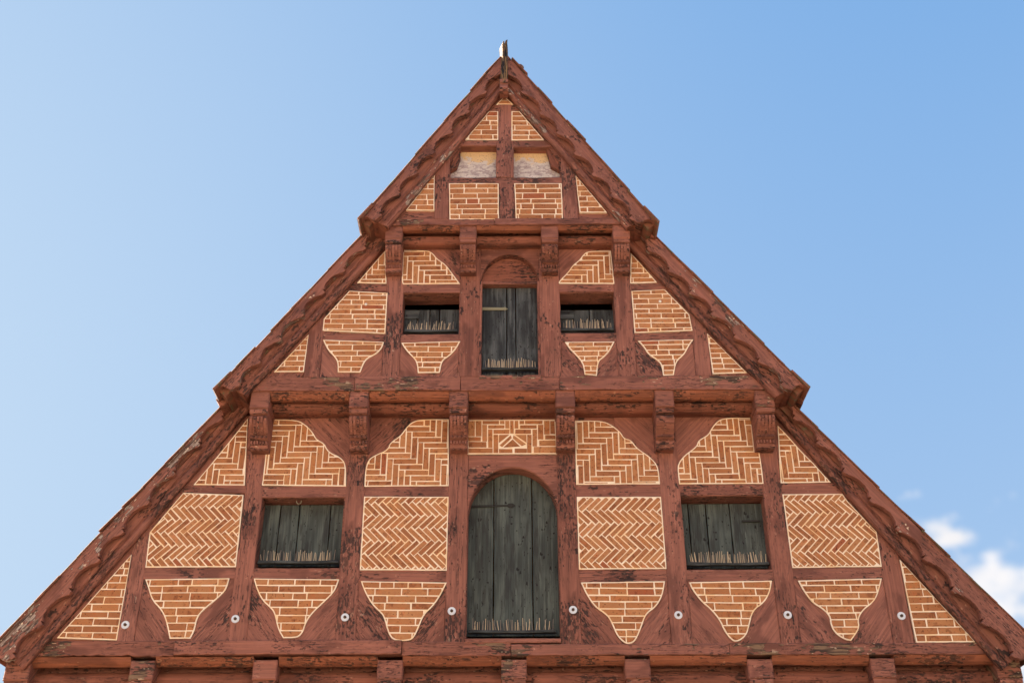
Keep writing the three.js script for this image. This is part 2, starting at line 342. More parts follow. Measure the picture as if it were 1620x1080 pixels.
// ---------------------------------------------------------------- timbers: [x0, x1, y0, y1]
const posts = [
  [1, -4.048, -3.872, 4.82, 6.4], [1, -2.920, -2.726, 4.82, 7.44], [1, -1.818, -1.611, 4.82, 7.44], [1, -0.702, -0.486, 4.82, 7.44], [1, 0.491, 0.700, 4.82, 7.44], [1, 1.619, 1.832, 4.82, 7.44], [1, 2.734, 2.946, 4.82, 7.44], [1, 3.880, 4.085, 4.82, 6.4],
  [2, -2.326, -2.150, 7.735, 8.75], [2, -1.462, -1.264, 7.735, 9.49], [2, -0.606, -0.368, 7.735, 9.49], [2, 0.319, 0.556, 7.735, 9.49], [2, 1.188, 1.396, 7.735, 9.49], [2, 2.054, 2.226, 7.735, 8.75],
  [3, -0.916, -0.748, 9.68, 10.9], [3, 0.602, 0.780, 9.68, 10.9], [3, -0.150, 0.036, 9.68, 10.22], [3, -0.186, 0.028, 10.297, 10.86], [3, -0.166, 0.002, 10.85, 11.5],
];
for (const [t, x0, x1, y0, y1] of posts) timber('post', rect(x0, x1, y0, y1), t, 0, V, pick(t === 1 && x0 > 1.5 ? M.fresh : M.post));
const rails = [   // t, x0, x1, y0, y1
  [1, -3.75, -2.90, 6.51, 6.605], [1, -2.74, -1.80, 6.457, 6.59], [1, -1.63, -0.69, 6.46, 6.588], [1, 0.69, 1.63, 6.45, 6.60], [1, 1.81, 2.75, 6.465, 6.605], [1, 2.93, 3.75, 6.475, 6.61],
  [1, -3.90, -2.90, 5.545, 5.672], [1, -2.74, -1.80, 5.54, 5.66], [1, -1.63, -0.69, 5.51, 5.632], [1, 0.69, 1.64, 5.50, 5.638], [1, 1.82, 2.75, 5.505, 5.63], [1, 2.93, 3.92, 5.525, 5.648],
  [2, -2.0, -1.44, 8.868, 8.975], [2, -1.28, -0.59, 8.846, 8.965], [2, 0.54, 1.20, 8.852, 8.96], [2, 1.38, 2.0, 8.875, 8.965],
  [2, -2.16, -1.45, 8.208, 8.296], [2, -1.27, -0.59, 8.186, 8.29], [2, 0.54, 1.20, 8.178, 8.30], [2, 1.38, 2.06, 8.20, 8.296],
  [3, -0.80, -0.17, 10.788, 10.872], [3, 0.01, 0.70, 10.765, 10.866], [3, -0.76, 0.62, 10.20, 10.297], [3, -0.4, 0.2, 11.325, 11.442],
];
for (const [t, x0, x1, y0, y1] of rails) timber('rail', rect(x0, x1, y0, y1), t, -0.006, 0, pick(M.rail));
// foot braces under the lower row of panels and head braces at their upper corners
const braces = [ // t, x0, x1, y0, y1, grain angle
  [1, -3.875, -3.40, 4.82, 5.56, -0.9], [1, -3.42, -2.915, 4.82, 5.55, 0.9], [1, -2.73, -2.26, 4.82, 5.55, -0.9], [1, -2.28, -1.81, 4.82, 5.55, 0.9], [1, -1.615, -1.12, 4.82, 5.52, -0.9], [1, -1.14, -0.698, 4.82, 5.52, 0.9],
  [1, 0.697, 1.17, 4.82, 5.51, -0.9], [1, 1.15, 1.622, 4.82, 5.51, 0.9], [1, 1.829, 2.30, 4.82, 5.51, -0.9], [1, 2.28, 2.738, 4.82, 5.51, 0.9], [1, 2.943, 3.45, 4.82, 5.53, -0.9], [1, 3.43, 3.884, 4.82, 5.53, 0.9],
  [2, -2.154, -1.80, 7.735, 8.21, -0.9], [2, -1.82, -1.46, 7.735, 8.21, 0.9], [2, -1.267, -0.92, 7.735, 8.19, -0.9], [2, -0.94, -0.603, 7.735, 8.19, 0.9], [2, 0.553, 0.88, 7.735, 8.18, -0.9], [2, 0.86, 1.191, 7.735, 8.18, 0.9], [2, 1.393, 1.75, 7.735, 8.20, -0.9], [2, 1.73, 2.057, 7.735, 8.20, 0.9],
  [1, -2.35, -1.815, 6.75, 7.44, -0.8], [1, -1.615, -1.15, 6.75, 7.44, 0.8], [1, 1.15, 1.622, 6.75, 7.44, -0.8], [1, 1.829, 2.40, 6.75, 7.44, 0.8], [2, -1.05, -0.603, 8.965, 9.49, -0.8], [2, 0.553, 0.98, 8.965, 9.49, 0.8],
];
for (const [t, x0, x1, y0, y1, a] of braces) timber('brace', rect(x0, x1, y0, y1), t, y1 > 6.7 && t === 1 || y1 > 9 ? -0.014 : -0.012, a, pick(t === 1 && x0 > 1.1 || rnd() < 0.3 ? M.fresh : M.post));
// rafters along the slopes, seen between the barge boards and the panels
for (const b of BARGE) {
  const p = [b.at(b.s0 + 0.1, 0.12), b.at(b.s1 + 0.05, 0.16), b.at(b.s1 + 0.05, b.t === 3 ? 0.30 : 0.60), b.at(b.s0 + 0.1, b.t === 3 ? 0.31 : 0.52)];
  let q = ccw(p); q = clipHalf(q, [0, 1], tierY[b.t][0] + 0.06); q = clipHalf(q, [0, -1], -tierY[b.t][1]); q = clipHalf(q, [b.sd, 0], b.t === 3 ? -0.09 * b.sd : 0);
  add('rafter', slab(q, Z[b.t] - 0.14, Z[b.t] - 0.010, { bevel: 0.005, ang: b.ang, rough: 0.003 }), M.rail[b.t % 2]);
}
// door heads with their arches cut out
{
  const cut = (x0, x1, y0, y1, cx, rx, ys, ry) => { const p = [[x0, y0], [x0, y1], [x1, y1], [x1, y0]]; for (let k = 0; k <= 24; k++) { const a = Math.PI * k / 24; const q = [cx + rx * Math.cos(a), ys + ry * Math.sin(a)]; if (q[1] > y0) p.push(q); } return p; };
  add('door_head', slab(cut(-0.49, 0.495, 6.24, 6.955, 0.004, 0.484, 6.24, 0.562), -0.20, -0.004, { bevel: 0.012, ang: 0 }), M.post[2]);
  add('door_head', slab(cut(-0.372, 0.323, 8.985, 9.485, -0.024, 0.336, 8.985, 0.40), 0.38 - 0.15, 0.38 - 0.004, { bevel: 0.012, ang: 0 }), M.post[1]);
}

// ---------------------------------------------------------------- brick infill
const PANELS = [
  {t: 3, k: "run", p: [[-0.086, 11.575], [0.024, 11.439], [-0.188, 11.44]]},
  {t: 3, k: "run", p: [[-0.281, 11.329], [-0.164, 11.328], [-0.162, 10.871], [-0.57, 10.873]]},
  {t: 3, k: "run", p: [[0.002, 11.328], [0.104, 11.327], [0.399, 10.869], [0.001, 10.864]]},
  {t: 3, k: "run", p: [[-0.752, 10.203], [-0.155, 10.2], [-0.149, 9.668], [-0.732, 9.67]]},
  {t: 3, k: "run", p: [[0.032, 10.2], [0.601, 10.198], [0.604, 9.668], [0.049, 9.67]]},
  {t: 3, k: "run", p: [[-0.93, 10.348], [-0.913, 9.801], [-1.25, 9.808]]},
  {t: 3, k: "run", p: [[0.773, 10.318], [1.125, 9.765], [0.803, 9.766]]},
  {t: 2, k: "her", p: [[-1.504, 9.436], [-1.466, 8.971], [-1.811, 8.981]], m: 0},
  {t: 2, k: "her", p: [[-1.294, 9.44], [-1.034, 9.441], [-0.945, 9.41], [-0.884, 9.316], [-0.779, 9.235], [-0.705, 9.119], [-0.606, 8.965], [-1.275, 8.961], [-1.29, 9.006]], m: 1},
  {t: 2, k: "run", p: [[-1.894, 8.872], [-1.446, 8.839], [-1.444, 8.292], [-2.162, 8.336], [-2.161, 8.49]]},
  {t: 2, k: "run", p: [[-2.148, 8.213], [-1.453, 8.182], [-1.471, 8.103], [-1.537, 8.019], [-1.653, 7.956], [-1.698, 7.793], [-1.95, 7.795], [-1.96, 7.925], [-2.006, 7.999], [-2.086, 8.084]]},
  {t: 2, k: "run", p: [[-2.318, 8.281], [-2.329, 7.801], [-2.663, 7.8]]},
  {t: 2, k: "run", p: [[-1.254, 8.171], [-0.586, 8.19], [-0.634, 8.09], [-0.697, 8.005], [-0.787, 7.942], [-0.81, 7.786], [-1.054, 7.782], [-1.072, 7.933], [-1.169, 8.039], [-1.224, 8.113]]},
  {t: 2, k: "her", p: [[1.178, 9.422], [1.199, 8.957], [0.551, 8.966], [0.546, 8.989], [0.665, 9.126], [0.719, 9.223], [0.795, 9.287], [0.846, 9.369], [0.906, 9.423]], m: 0},
  {t: 2, k: "her", p: [[1.415, 9.386], [1.482, 9.297], [1.624, 9.088], [1.699, 8.974], [1.383, 8.963]], m: 1},
  {t: 2, k: "run", p: [[1.392, 8.857], [1.782, 8.878], [2.041, 8.536], [2.061, 8.322], [1.397, 8.293]]},
  {t: 2, k: "run", p: [[0.602, 8.176], [1.163, 8.18], [1.107, 8.063], [1.039, 7.979], [0.969, 7.926], [0.947, 7.742], [0.81, 7.76], [0.793, 7.906], [0.709, 8.022], [0.651, 8.086]]},
  {t: 2, k: "run", p: [[1.429, 8.19], [2.061, 8.205], [1.998, 8.113], [1.944, 8.007], [1.845, 7.923], [1.805, 7.746], [1.686, 7.742], [1.677, 7.882], [1.626, 7.945], [1.538, 8.009], [1.489, 8.115]]},
  {t: 2, k: "run", p: [[2.224, 8.283], [2.624, 7.773], [2.241, 7.76]]},
  {t: 1, k: "her", p: [[-2.988, 7.409], [-2.932, 6.596], [-3.493, 6.604], [-3.297, 6.907], [-3.118, 7.195]], m: 1},
  {t: 1, k: "her", p: [[-2.741, 7.395], [-2.429, 7.394], [-2.324, 7.328], [-2.237, 7.236], [-2.191, 7.149], [-2.099, 7.101], [-2.064, 7.03], [-2.011, 6.977], [-1.911, 6.934], [-1.837, 6.849], [-1.822, 6.582], [-2.744, 6.597], [-2.74, 6.685]], m: 0},
  {t: 1, k: "zig", p: [[-3.591, 6.512], [-2.93, 6.483], [-2.919, 5.67], [-3.874, 5.669], [-3.888, 6.059]]},
  {t: 1, k: "zig", p: [[-1.615, 6.462], [-0.695, 6.456], [-0.693, 5.626], [-1.61, 5.634]]},
  {t: 1, k: "run", p: [[-4.041, 5.813], [-4.044, 4.898], [-4.661, 4.923]]},
  {t: 1, k: "run", p: [[-3.854, 5.54], [-2.972, 5.549], [-2.99, 5.424], [-3.07, 5.331], [-3.192, 5.22], [-3.254, 5.137], [-3.262, 5.0], [-3.295, 4.914], [-3.507, 4.914], [-3.575, 5.111], [-3.646, 5.221], [-3.751, 5.314], [-3.808, 5.445]]},
  {t: 1, k: "run", p: [[-2.718, 5.546], [-1.819, 5.534], [-1.857, 5.402], [-1.941, 5.309], [-2.083, 5.161], [-2.129, 5.07], [-2.148, 4.979], [-2.196, 4.916], [-2.349, 4.916], [-2.411, 5.007], [-2.465, 5.181], [-2.516, 5.236], [-2.605, 5.311], [-2.672, 5.423]]},
  {t: 1, k: "run", p: [[-1.593, 5.514], [-0.69, 5.496], [-0.741, 5.38], [-0.819, 5.25], [-0.916, 5.158], [-0.957, 5.048], [-0.998, 4.94], [-1.04, 4.886], [-1.21, 4.883], [-1.277, 4.958], [-1.331, 5.141], [-1.388, 5.196], [-1.465, 5.27], [-1.546, 5.401]]},
  {t: 1, k: "run", p: [[0.714, 5.493], [1.596, 5.503], [1.559, 5.343], [1.482, 5.226], [1.375, 5.156], [1.321, 5.018], [1.256, 4.881], [1.198, 4.847], [1.141, 4.851], [1.066, 4.927], [1.015, 5.065], [0.973, 5.146], [0.851, 5.228], [0.764, 5.369]]},
  {t: 1, k: "run", p: [[1.847, 5.491], [2.716, 5.507], [2.685, 5.389], [2.617, 5.277], [2.48, 5.185], [2.426, 5.02], [2.39, 4.93], [2.303, 4.867], [2.241, 4.871], [2.17, 4.967], [2.128, 5.094], [2.047, 5.204], [1.963, 5.279], [1.874, 5.41]]},
  {t: 1, k: "run", p: [[2.99, 5.506], [3.87, 5.527], [3.808, 5.367], [3.747, 5.274], [3.625, 5.191], [3.557, 5.099], [3.56, 4.999], [3.451, 4.873], [3.39, 4.882], [3.293, 4.954], [3.262, 5.054], [3.271, 5.118], [3.21, 5.201], [3.11, 5.266], [3.035, 5.388]]},
  {t: 1, k: "run", p: [[4.093, 5.732], [4.72, 4.855], [4.112, 4.853]]},
  {t: 1, k: "zig", p: [[0.7, 6.452], [1.617, 6.449], [1.621, 5.638], [0.698, 5.633]]},
  {t: 1, k: "zig", p: [[2.941, 6.475], [3.596, 6.477], [3.64, 6.391], [3.898, 6.04], [3.891, 5.654], [2.948, 5.644]]},
  {t: 1, k: "set", p: [[-0.508, 7.382], [0.488, 7.384], [0.5, 6.961], [-0.501, 6.962]], b: [[[-0.495, 7.374], [-0.422, 7.374], [-0.42, 7.18], [-0.492, 7.18]], [[-0.412, 7.374], [-0.346, 7.374], [-0.344, 7.18], [-0.409, 7.18]], [[-0.492, 7.169], [-0.351, 7.169], [-0.351, 7.12], [-0.491, 7.121]], [[-0.491, 7.111], [-0.288, 7.11], [-0.288, 7.041], [-0.489, 7.042]], [[-0.489, 7.031], [-0.22, 7.03], [-0.22, 6.971], [-0.488, 6.972]], [[-0.337, 7.321], [-0.284, 7.321], [-0.283, 7.116], [-0.335, 7.116]], [[-0.272, 7.264], [-0.221, 7.264], [-0.22, 7.039], [-0.27, 7.039]], [[-0.333, 7.371], [-0.149, 7.371], [-0.149, 7.331], [-0.333, 7.331]], [[-0.137, 7.371], [-0.089, 7.371], [-0.089, 7.33], [-0.137, 7.331]], [[-0.27, 7.315], [-0.089, 7.315], [-0.089, 7.275], [-0.27, 7.275]], [[-0.209, 7.259], [-0.033, 7.259], [-0.033, 7.21], [-0.209, 7.21]], [[-0.209, 7.198], [-0.159, 7.198], [-0.158, 6.971], [-0.208, 6.971]], [[-0.078, 7.371], [-0.033, 7.371], [-0.033, 7.275], [-0.078, 7.276]], [[-0.022, 7.371], [0.014, 7.37], [0.014, 7.214], [-0.022, 7.214]], [[0.027, 7.37], [0.068, 7.37], [0.068, 7.275], [0.026, 7.275]], [[0.083, 7.37], [0.134, 7.37], [0.133, 7.33], [0.083, 7.33]], [[0.144, 7.37], [0.341, 7.369], [0.34, 7.329], [0.144, 7.33]], [[0.088, 7.314], [0.274, 7.314], [0.274, 7.273], [0.088, 7.274]], [[0.034, 7.259], [0.208, 7.258], [0.208, 7.209], [0.034, 7.21]], [[0.168, 7.197], [0.215, 7.197], [0.212, 6.97], [0.165, 6.97]], [[0.228, 7.262], [0.279, 7.262], [0.276, 7.054], [0.225, 7.054]], [[0.29, 7.319], [0.35, 7.319], [0.347, 7.138], [0.287, 7.138]], [[0.359, 7.369], [0.422, 7.369], [0.419, 7.2], [0.356, 7.2]], [[0.429, 7.369], [0.487, 7.369], [0.484, 7.204], [0.426, 7.204]], [[0.368, 7.189], [0.484, 7.188], [0.483, 7.141], [0.367, 7.141]], [[0.302, 7.125], [0.487, 7.124], [0.486, 7.061], [0.301, 7.061]], [[0.239, 7.048], [0.491, 7.047], [0.489, 6.969], [0.238, 6.97]], [[-0.148, 7.022], [0.001, 7.022], [0.001, 6.97], [-0.148, 6.971]], [[0.026, 7.027], [0.161, 7.027], [0.16, 6.97], [0.026, 6.97]], [[-0.149, 7.196], [-0.033, 7.196], [-0.148, 7.099]], [[-0.143, 7.069], [-0.016, 7.19], [-0.006, 7.157], [-0.113, 7.047]], [[0.014, 7.19], [0.151, 7.079], [0.106, 7.057], [0.006, 7.153]], [[-0.1, 7.041], [0.002, 7.139], [0.086, 7.054]], [[0.037, 7.195], [0.158, 7.195], [0.158, 7.098]]]},
  {t: 1, k: "her", p: [[-0.717, 7.393], [-0.697, 6.583], [-1.619, 6.579], [-1.624, 6.759], [-1.6, 6.899], [-1.517, 6.958], [-1.39, 7.017], [-1.363, 7.112], [-1.257, 7.184], [-1.186, 7.304], [-1.123, 7.365], [-1.025, 7.394]], m: 1},
  {t: 1, k: "her", p: [[0.707, 7.371], [1.008, 7.37], [1.116, 7.321], [1.22, 7.224], [1.249, 7.152], [1.335, 7.127], [1.384, 7.032], [1.529, 6.925], [1.614, 6.807], [1.616, 6.599], [0.699, 6.595]], m: 0},
  {t: 1, k: "her", p: [[2.723, 7.399], [2.754, 6.835], [2.75, 6.599], [1.826, 6.598], [1.82, 6.775], [1.835, 6.848], [1.91, 6.944], [2.055, 7.05], [2.077, 7.125], [2.194, 7.189], [2.241, 7.276], [2.319, 7.37], [2.421, 7.403]], m: 1},
  {t: 1, k: "her", p: [[2.987, 7.302], [3.069, 7.197], [3.201, 7.003], [3.334, 6.833], [3.487, 6.614], [2.939, 6.605]], m: 0}
];
function brickGeo(p, z0, z1) {
  let cx = 0, cy = 0; for (const q of p) { cx += q[0]; cy += q[1]; } cx /= p.length; cy /= p.length;
  const top = p.map(q => { const l = Math.hypot(cx - q[0], cy - q[1]) || 1, k = Math.min(0.2, 0.0045 / l); return [mix(q[0], cx, k), mix(q[1], cy, k)]; });
  const pos = [], uv = [], ou = rr(0, 3), ov = rr(0, 3); const ang = rnd() < 0.5 ? 0 : V, c = Math.cos(ang), s = Math.sin(ang);
  const v3 = (q, z) => { pos.push(q[0], q[1], z); uv.push(q[0] * c + q[1] * s + ou, -q[0] * s + q[1] * c + ov + z); };
  for (const t of THREE.ShapeUtils.triangulateShape(top.map(q => new THREE.Vector2(...q)), [])) for (const i of t) v3(top[i], z1);
  for (let i = 0; i < p.length; i++) {
    const j = (i + 1) % p.length, a = p[i], b = p[j], A = top[i], B = top[j], zm = z1 - 0.003;
    v3(a, z0); v3(b, z0); v3(b, zm); v3(a, z0); v3(b, zm); v3(a, zm);
    v3(a, zm); v3(b, zm); v3(B, z1); v3(a, zm); v3(B, z1); v3(A, z1);
  }
  const g = new THREE.BufferGeometry(); g.setAttribute('position', new THREE.Float32BufferAttribute(pos, 3)); g.setAttribute('uv', new THREE.Float32BufferAttribute(uv, 2)); g.computeVertexNormals(); return g;
}
const JOINT = 0.0138;
function roundOff(p) {                       // ease the shallow bends of a curved outline, keep its true corners
  for (let k = 0; k < 2; k++) {
    const n = p.length, out = []; if (n < 8) return p;
    for (let i = 0; i < n; i++) {
      const a = p[(i + n - 1) % n], c = p[i], d = p[(i + 1) % n], u = [c[0] - a[0], c[1] - a[1]], v = [d[0] - c[0], d[1] - c[1]];
      const t = Math.abs(Math.atan2(u[0] * v[1] - u[1] * v[0], u[0] * v[0] + u[1] * v[1]));
      if (t > 0.95) out.push(c); else out.push([mix(a[0], c[0], 0.75), mix(a[1], c[1], 0.75)], [mix(c[0], d[0], 0.25), mix(c[1], d[1], 0.25)]);
    }
    p = out;
  }
  return p;
}
function layBricks(pn) {
  const p = roundOff(ccw(pn.p)), z = Z[pn.t], holder = add('brick_panel', slab(hew(p, 0.13, 0.002), z - 0.06, z + 0.003, { bevel: 0.001 }), M.mortar);
  const inner = inset(p, 0.013); let x0 = 1e9, x1 = -1e9, y0 = 1e9, y1 = -1e9;
  for (const q of p) { x0 = Math.min(x0, q[0]); x1 = Math.max(x1, q[0]); y0 = Math.min(y0, q[1]); y1 = Math.max(y1, q[1]); }
  const quads = [];
  const jit = (q, a) => q.map(v => [v[0] + rr(-a, a), v[1] + rr(-a, a)]);
  if (pn.k === 'run') {
    const pitch = { 1: 0.0765, 2: 0.067, 3: 0.080 }[pn.t], len = { 1: 0.282, 2: 0.272, 3: 0.285 }[pn.t], n = Math.max(1, Math.round((y1 - y0) / pitch)), h = (y1 - y0) / n, tilt = rr(-0.012, 0.012);
    let off = rr(0, len); const cuts = []; for (let k = 0; k <= n; k++) cuts.push(y0 + k * h + (k % n ? rr(-0.004, 0.004) : 0));
    for (let k = 0; k < n; k++) {
      off += len * rr(0.36, 0.64); let x = x0 - len + (off % len);
      while (x < x1) { const w = len * (rnd() < 0.18 ? 0.52 : rr(0.93, 1.06)), b = x + w, yy = xx => tilt * (xx - (x0 + x1) / 2); const j = JOINT / 2; quads.push(jit([[x + j, cuts[k] + j + yy(x)], [b - j, cuts[k] + j + yy(b)], [b - j, cuts[k + 1] - j + yy(b)], [x + j, cuts[k + 1] - j + yy(x)]], 0.0032)); x = b; }
    }
  } else if (pn.k === 'set') for (const b of pn.b) quads.push(jit(ccw(b), 0.0015));
  else {
    const zig = pn.k === 'zig', W = zig ? 0.0572 : 0.0672, L = zig ? W * 3.6 : W * 3.92, j = (zig ? 0.0132 : JOINT) / 2, cx = (x0 + x1) / 2 + rr(-0.1, 0.1), cy = (y0 + y1) / 2 + rr(-0.1, 0.1);
    const rot = zig ? -Math.PI / 4 : rr(-0.008, 0.008), c = Math.cos(rot), s = Math.sin(rot), mx = pn.m ? -1 : 1;
    const R = 1.3; for (let a = -30; a <= 30; a++) for (let b = -10; b <= 10; b++) {
      const ox = a * W + b * L, oy = a * W - b * L; if (Math.abs(ox) > R || Math.abs(oy) > R) continue;
      for (const [rx, ry, rw, rh] of [[ox, oy, L, W], [ox - W, oy, W, L]]) {
        let q = [[rx + j, ry + j], [rx + rw - j, ry + j], [rx + rw - j, ry + rh - j], [rx + j, ry + rh - j]].map(([x, y]) => [cx + mx * (x * c - y * s), cy + x * s + y * c]);
        quads.push(jit(ccw(q), 0.0034));
      }
    }
  }
  for (const q of quads) {
    const cl = clipConvex(inner, q); if (cl.length < 3 || Math.abs(area(cl)) < 2.2e-4) continue;
    const r = rnd(); add('brick', brickGeo(ccw(cl), z - 0.02, z + 0.0085 + rr(-0.0015, 0.002)), r < 0.012 ? M.red : pick(M.brick), holder);
  }
}
for (const pn of PANELS) layBricks(pn);

// ---------------------------------------------------------------- jetties: sill beams, joist ends with consoles, filler boards
const JET = [
  { up: 1, lo: 0, sillTop: 4.894, sillBot: 4.727, joist: [4.50, 4.70], xs: [-5.006, -3.751, -2.504, -1.244, 0.01, 1.262, 2.502, 3.742, 5.013], w: 0.25, splits: [-5.2, -3.44, -1.13, -0.02, 2.2, 5.2], wallTop: 4.45, tops: [4.893, 4.886, 4.878, 4.846, 4.852] },
  { up: 2, lo: 1, sillTop: 7.735, sillBot: 7.556, joist: [7.357, 7.57], xs: [-2.791, -1.695, -0.592, 0.587, 1.683, 2.792], w: 0.216, splits: [-2.98, -1.75, -0.575, 0.53, 2.98], wallTop: 7.417 },
  { up: 3, lo: 2, sillTop: 9.68, sillBot: 9.586, joist: [9.412, 9.60], xs: [-1.381, -0.512, 0.445, 1.284], w: 0.198, splits: [-1.55, -0.2, 1.55], wallTop: 9.452 },
];
for (const J of JET) {
  const zu = Z[J.up], zl = Z[J.lo], D = zu - zl, k = D / 0.38, ch = J.up === 3 ? 0.048 : 0.085;
  J.splits.forEach((x, i) => {
    if (!i) return; const x0 = J.splits[i - 1] + 0.003, x1 = x - 0.003, dz = [0, 0.012, 0.0, 0.006, 0.004][i - 1] + (J.up === 1 && i === 2 ? 0.018 : 0), f = zu + 0.004 + dz;
    const yt = J.tops ? J.tops[i - 1] : J.sillTop, yb = J.sillBot + (J.up === 1 && i === 2 ? 0.012 : 0);
    add('sill_beam', runX([[f - 0.008, yt], [f, yt - 0.008], [f, yb + 0.006], [f - 0.006, yb], [f - 0.13 * k, yb], [f - 0.13 * k, yt]], x0, x1, { amp: 0.003, lowAmp: J.up === 1 && i === 1 ? 0.05 : 0.016, seg: 0.035 }), J.up === 1 && i === 2 ? M.sill[2] : M.sill[i % 2]);
  });
  // soffit boards closing the overhang
  const jb = J.joist[0], jt = J.sillBot - ch;
  const xs = J.xs, half = J.w / 2;
  for (let i = 0; i + 1 < xs.length; i++) {
    const x0 = xs[i] + half - 0.01, x1 = xs[i + 1] - half + 0.01, yw = J.wallTop;
    // hollow-chamfered moulding along the foot of the sill, stopped against the joists
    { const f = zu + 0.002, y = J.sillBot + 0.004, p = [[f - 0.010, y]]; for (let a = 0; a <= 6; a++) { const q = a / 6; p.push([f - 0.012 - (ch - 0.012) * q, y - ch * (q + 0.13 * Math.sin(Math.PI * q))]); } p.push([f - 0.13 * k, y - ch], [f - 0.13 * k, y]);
      add('sill_moulding', runX(p, x0 + 0.012, x1 - 0.012, { amp: 0.003, seg: 0.05, lowAmp: 0.012 }), pick(M.ochreBounce)); }
    // fat half-round filler set back in the hollow behind the sill
    const rad = J.up === 3 ? 0.066 : 0.095, cy = yw + rad * 0.93, cz = zl + (J.up === 3 ? 0.072 : 0.092), prof = [[zl - 0.05, cy + rad]];
    for (let a = 0; a <= 12; a++) { const q = Math.PI / 2 - a / 12 * Math.PI; prof.push([cz + rad * Math.cos(q), cy + rad * Math.sin(q)]); }
    prof.push([zl - 0.05, cy - rad + 0.01]);
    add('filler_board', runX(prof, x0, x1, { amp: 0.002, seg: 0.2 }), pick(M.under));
  }
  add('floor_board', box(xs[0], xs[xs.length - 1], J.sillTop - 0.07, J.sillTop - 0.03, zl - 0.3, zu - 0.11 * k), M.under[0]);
  xs.forEach((x, i) => {
    const h = half * rr(0.97, 1.03), e = 0.01 * rr(-1, 1);
    const br = group('bracket');
    add('joist_end', slab(rect(x - h, x + h, J.joist[0], J.joist[1]), zl - 0.1, zu - 0.018 + e, { bevel: 0.012, rough: 0.003 }), pick(M.sill), br);
    // console below the joist
    const S = J.up === 3 ? 0.88 : 1, y0 = J.joist[0], w2 = h * 0.93;
    const front = [[0.345, 0], [0.345, -0.028], [0.335, -0.048], [0.286, -0.060], [0.300, -0.070], [0.325, -0.088], [0.320, -0.115], [0.300, -0.155], [0.268, -0.190], [0.228, -0.222], [0.190, -0.248], [0.180, -0.256], [0.200, -0.264], [0.200, -0.284], [0.170, -0.294], [0.146, -0.302], [0.146, -0.345], [0.152, -0.354], [0.130, -0.384], [0.080, -0.392]].map(([z, y]) => [zl + z * k, y0 + y * S]);
    const prof = [...front, [zl - 0.05, y0 - 0.392 * S], [zl - 0.05, y0]];
    const m = pick(M.post);
    add('console', runX(prof, x - w2, x + w2, { amp: 0.0015, seg: 0.1 }), m, br);
    if (J.up === 1) return;
    const plain = (J.up === 2 && (i === 4)) || false;
    const fl = front.slice(4, 11);
    if (!plain) for (let q = 0; q < 5; q++) {
      const fx = x + (q - 2) * w2 * 0.39, p = [...fl.map(([z, y]) => [z + 0.013, y]), ...fl.slice().reverse().map(([z, y]) => [z - 0.01, y])];
      add('flute', runX(p, fx - 0.0125, fx + 0.0125, { amp: 0.0015, seg: 0.05 }), m, br);
    }
    const nb = plain ? 1 : 4;
    for (let q = 0; q < nb; q++) { const g = new THREE.SphereGeometry(1, 10, 8); g.scale(w2 / nb * 0.97, 0.018 * S, 0.02); g.translate(x + (q - (nb - 1) / 2) * 2 * w2 / nb, y0 - 0.273 * S, zl + 0.196 * k); add('bead', g, m, br); }
    for (let q = 0; q < 6; q++) { const fx = x + (q - 2.5) * w2 * 0.33, g = box(fx - 0.009, fx + 0.009, y0 - 0.343 * S, y0 - 0.304 * S, zl + 0.13 * k, zl + 0.168 * k + 0.004, V, 0.003); if (!plain) add('dentil', g, m, br); }
    for (let q = 0; q < 3; q++) { const g = new THREE.SphereGeometry(1, 10, 6); g.scale(w2 / 3, 0.02, 0.024); g.translate(x + (q - 1) * 2 * w2 / 3, y0 - 0.384 * S, zl + 0.112 * k); add('lobe', g, m, br); }
  });
}

// ---------------------------------------------------------------- doors, hatches, spikes
const spikeGeos = [0.098, 0.114, 0.130].map(h => { const g = new THREE.CylinderGeometry(0.0028, 0.0048, h, 5); g.translate(0, h / 2, 0); return g; });
function spikes(x0, x1, y, z, n, wild = 0.12) {
  const s = group('spike_strip');
  add('spike_rail', slab([[x0, y - 0.036], [x1, y - 0.034], [x1 - 0.01, y - 0.002], [(x0 + x1) / 2, y - 0.012], [x0 + 0.01, y]], z - 0.03, z + 0.035, { bevel: 0.004, rough: 0.004 }), M.black, s);
  n = Math.round(n * 1.7);
  for (let i = 0; i < n; i++) {
    if (rnd() < 0.08) continue;
    const o = add('spike', pick(spikeGeos), rnd() < 0.6 ? M.spike : M.spikeDark, s);
    o.position.set(mix(x0 + 0.03, x1 - 0.03, (i + rr(0.2, 0.8)) / n), y - 0.012, z + rr(-0.01, 0.02)); o.rotation.set(rr(-0.1, 0.15), rr(0, 6), (rnd() < 0.15 ? 3 : 1) * rr(-wild, wild));
  }
}
function planks(name, shape, cuts, z, m, seed) {
  const d = group(name);
  for (let i = 0; i + 1 < cuts.length; i++) {
    let p = ccw(shape); p = clipHalf(p, [1, 0], cuts[i] + (i ? 0.0055 : 0)); p = clipHalf(p, [-1, 0], -(cuts[i + 1] - (i + 2 < cuts.length ? 0.0055 : 0)));
    add('plank', slab(hew(ccw(p), 0.2, 0.0022), z - 0.035, z + rr(-0.006, 0.004), { bevel: 0.003, ang: V }), m, d);
  }
  return d;
}
const grow = (p, d) => inset(ccw(p), -d);
